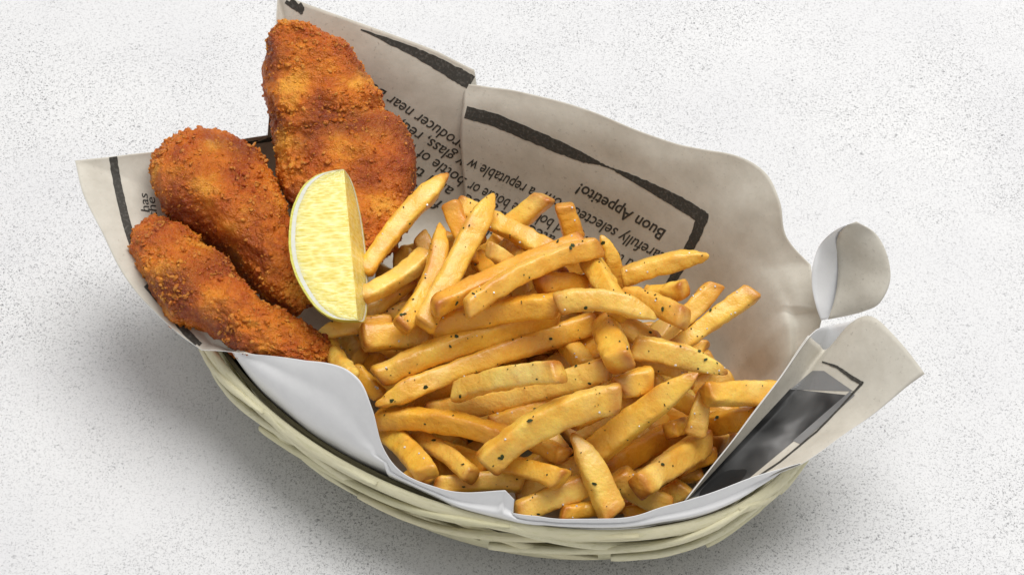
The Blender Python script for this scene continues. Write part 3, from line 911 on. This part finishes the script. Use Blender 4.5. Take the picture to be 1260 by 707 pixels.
def fry(pts, r, ends, herbs, lab, fi):
    rnd = random.Random(1000+fi)
    P3 = [Vector(p) for p in pts]
    L = sum((P3[i+1]-P3[i]).length for i in range(len(P3)-1))
    NL, NC = max(26, int(L/.0013)), 28
    roll = rnd.uniform(-.35, .35) if rnd.random() < .7 else rnd.uniform(-PI/4, PI/4)
    thick = rnd.uniform(.80, 1.0)
    pw = rnd.uniform(.40, .56)
    tap = rnd.uniform(-.14, .14)
    o_ = Vector((fi*1.37, fi*.71, fi*2.9))
    mid = sum(P3, Vector())/len(P3)
    vs, br, nr = [], [], []
    tw = rnd.uniform(-.5, .5)
    cut = [rnd.uniform(-.5, .5), rnd.uniform(-.5, .5)]
    for i in range(NL):
        s = i/(NL-1)
        # denser rings near the ends
        s = .5 - .5*math.cos(PI*s)*(.35*abs(math.cos(PI*s)) + .65) if False else s + .06*math.sin(2*PI*s)*-1
        s = max(0, min(1, s))
        q = s*(len(P3)-1); a = int(min(q, len(P3)-2)); f = q-a
        c = P3[a].lerp(P3[a+1], f)
        c = c + (RGT*noise.noise((s*L*22, fi*5.3, 2)) + UPV*noise.noise((s*L*22, fi*7.9, 6)))*.0010*min(1, L/.03)
        t = (P3[min(a+2, len(P3)-1)] - P3[max(a-1, 0)]).normalized()
        e1 = t.cross(FWD).normalized(); e2 = t.cross(e1).normalized()
        sc = 1.0
        for end, dd in ((0, s*L), (1, (1-s)*L)):
            if ends[end] == 'p':
                x = min(1, dd/(r*3.4)); sc *= (.16 + .84*math.sin(x*PI/2)**.8)
            x = min(1, dd/(r*.32)); sc *= (.74 + .26*math.sqrt(max(0, 1-(1-x)**2)))
        sc *= (1 + tap*(s-.5))*(1 + .09*noise.noise((s*L*55, fi*3.3, 1)))
        sx = 1 + .10*noise.noise((s*L*40, fi*2.1, 7)); sy = 1 + .10*noise.noise((s*L*40, fi*4.1, 3))
        for j in range(NC):
            an = 2*PI*j/NC
            ca, sa = math.cos(an), math.sin(an)
            x = math.copysign(abs(ca)**pw, ca)*r*sc*sx*.93; y = math.copysign(abs(sa)**pw, sa)*r*sc*thick*sy*.93
            rr_ = roll + tw*(s-.5)
            X = x*math.cos(rr_) - y*math.sin(rr_); Y = x*math.sin(rr_) + y*math.cos(rr_)
            v_ = c + e1*X + e2*Y
            if s < .5: v_ += t*(X*cut[0]*max(0, 1 - s*L/(r*2.2)))
            else: v_ += t*(X*cut[1]*max(0, 1 - (1-s)*L/(r*2.2)))
            rad_ = (v_-c).normalized() if (v_-c).length > 1e-9 else e2
            nz = .00055*noise.noise(v_*230 + o_) + .00030*noise.noise(v_*600 + o_) + .00035*max(0, noise.noise(v_*380 + o_*1.3) - .15)
            vs.append(v_ + rad_*nz); nr.append(rad_)
            ed = max(0, 1 - min(s, 1-s)*L/(r*1.1))
            corner = abs(ca*sa)*2
            b = .9*ed*(.6 + noise.noise(v_*150 + o_)) + .9*max(0, noise.noise(v_*90 + o_*2))*corner + .25*max(0, noise.noise(v_*60 + o_*3))
            br.append(max(0, min(.9, b)))
    f = grid_faces(NL, NC, True)
    # end caps: one centre vertex each, slightly domed
    for e, base in ((0, 0), (1, (NL-1)*NC)):
        ring = list(range(base, base+NC)); ce = sum((vs[k] for k in ring), Vector())/NC
        ax = (P3[0]-P3[1]).normalized() if e == 0 else (P3[-1]-P3[-2]).normalized()
        vs.append(ce + ax*r*.06); br.append(.45*rnd.random()); nr.append(ax); k = len(vs)-1
        for j in range(NC):
            t3 = (ring[j], ring[(j+1) % NC], k)
            f.append(tuple(reversed(t3)) if e == 0 else t3)
    if lab and lab != '~': label = lab
    else:
        pm = mid - CAM; dz = pm.dot(FWD)
        x, y = W0/2 + FPX*pm.dot(RGT)/dz, H0/2 - FPX*pm.dot(UPV)/dz
        near = min(ANCH, key=lambda q: (q[0]-x)**2 + (q[1]-y)**2)[2]
        size = 'short' if L < .026 else 'medium length' if L < .038 else 'long'
        label = ('half-hidden browned ' if lab == '~' else 'partly covered golden ') + size + ' fry beneath the ' + near
    me_o = mesh_obj('french_fry', [q - mid for q in vs], f, M['fry'])
    me_o.location = mid
    tag(me_o, label, 'french fry', GROUP)
    add_float(me_o, 'brown', br)
    # herbs and salt on the side turned up
    up = [i for i in range(len(nr)) if nr[i].dot(Vector((0, -.55, .83))) > .55 and NC*3 < i < NC*(NL-3)]
    if up and herbs:
        hv, hf = [], []
        for h in range(int(herbs*1.6)):
            i = rnd.choice(up); n_ = nr[i]; p = vs[i] - mid
            sz = rnd.uniform(.00015, .0005) if rnd.random() < .8 else rnd.uniform(.0006, .0013)
            t1 = n_.orthogonal().normalized(); t1 = Matrix.Rotation(rnd.random()*6.3, 3, n_) @ t1; t2 = n_.cross(t1)
            b = len(hv); K = 6
            asp = rnd.uniform(.4, .9)
            for lay in (0, 1):
                for j in range(K):
                    a = 2*PI*j/K; q = sz*rnd.uniform(.6, 1.15)
                    hv.append(p + t1*math.cos(a)*q + t2*math.sin(a)*q*asp + n_*(.00005 + lay*.00025 + rnd.uniform(0, .00012)))
            hf += [(b+j, b+(j+1) % K, b+K+(j+1) % K, b+K+j) for j in range(K)]
            hf.append(tuple(b+K+j for j in range(K))); hf.append(tuple(b+j for j in reversed(range(K))))
        ho = mesh_obj('herb_flakes', hv, hf, M['herb'], None, False); ho.parent = me_o; ho['kind'] = 'stuff'
    if up and lab != '~' and rnd.random() < .6:
        hv, hf = [], []
        for h in range(rnd.randint(1, 4)):
            i = rnd.choice(up); p = vs[i] - mid; s_ = rnd.uniform(.00018, .00034); b = len(hv)
            R3 = Matrix.Rotation(rnd.random()*6, 3, (rnd.random()+.1, rnd.random(), rnd.random()))
            for q in [(x, y, z) for x in (-1, 1) for y in (-1, 1) for z in (-1, 1)]:
                hv.append(p + nr[i]*s_*.6 + R3 @ Vector(q)*s_)
            hf += [tuple(b+k for k in q) for q in ((0, 1, 3, 2), (4, 6, 7, 5), (0, 4, 5, 1), (2, 3, 7, 6), (0, 2, 6, 4), (1, 5, 7, 3))]
        ho = mesh_obj('salt_grains', hv, hf, M['salt'], None, False); ho.parent = me_o; ho['kind'] = 'stuff'
for a in fry_lines: fry(*a)
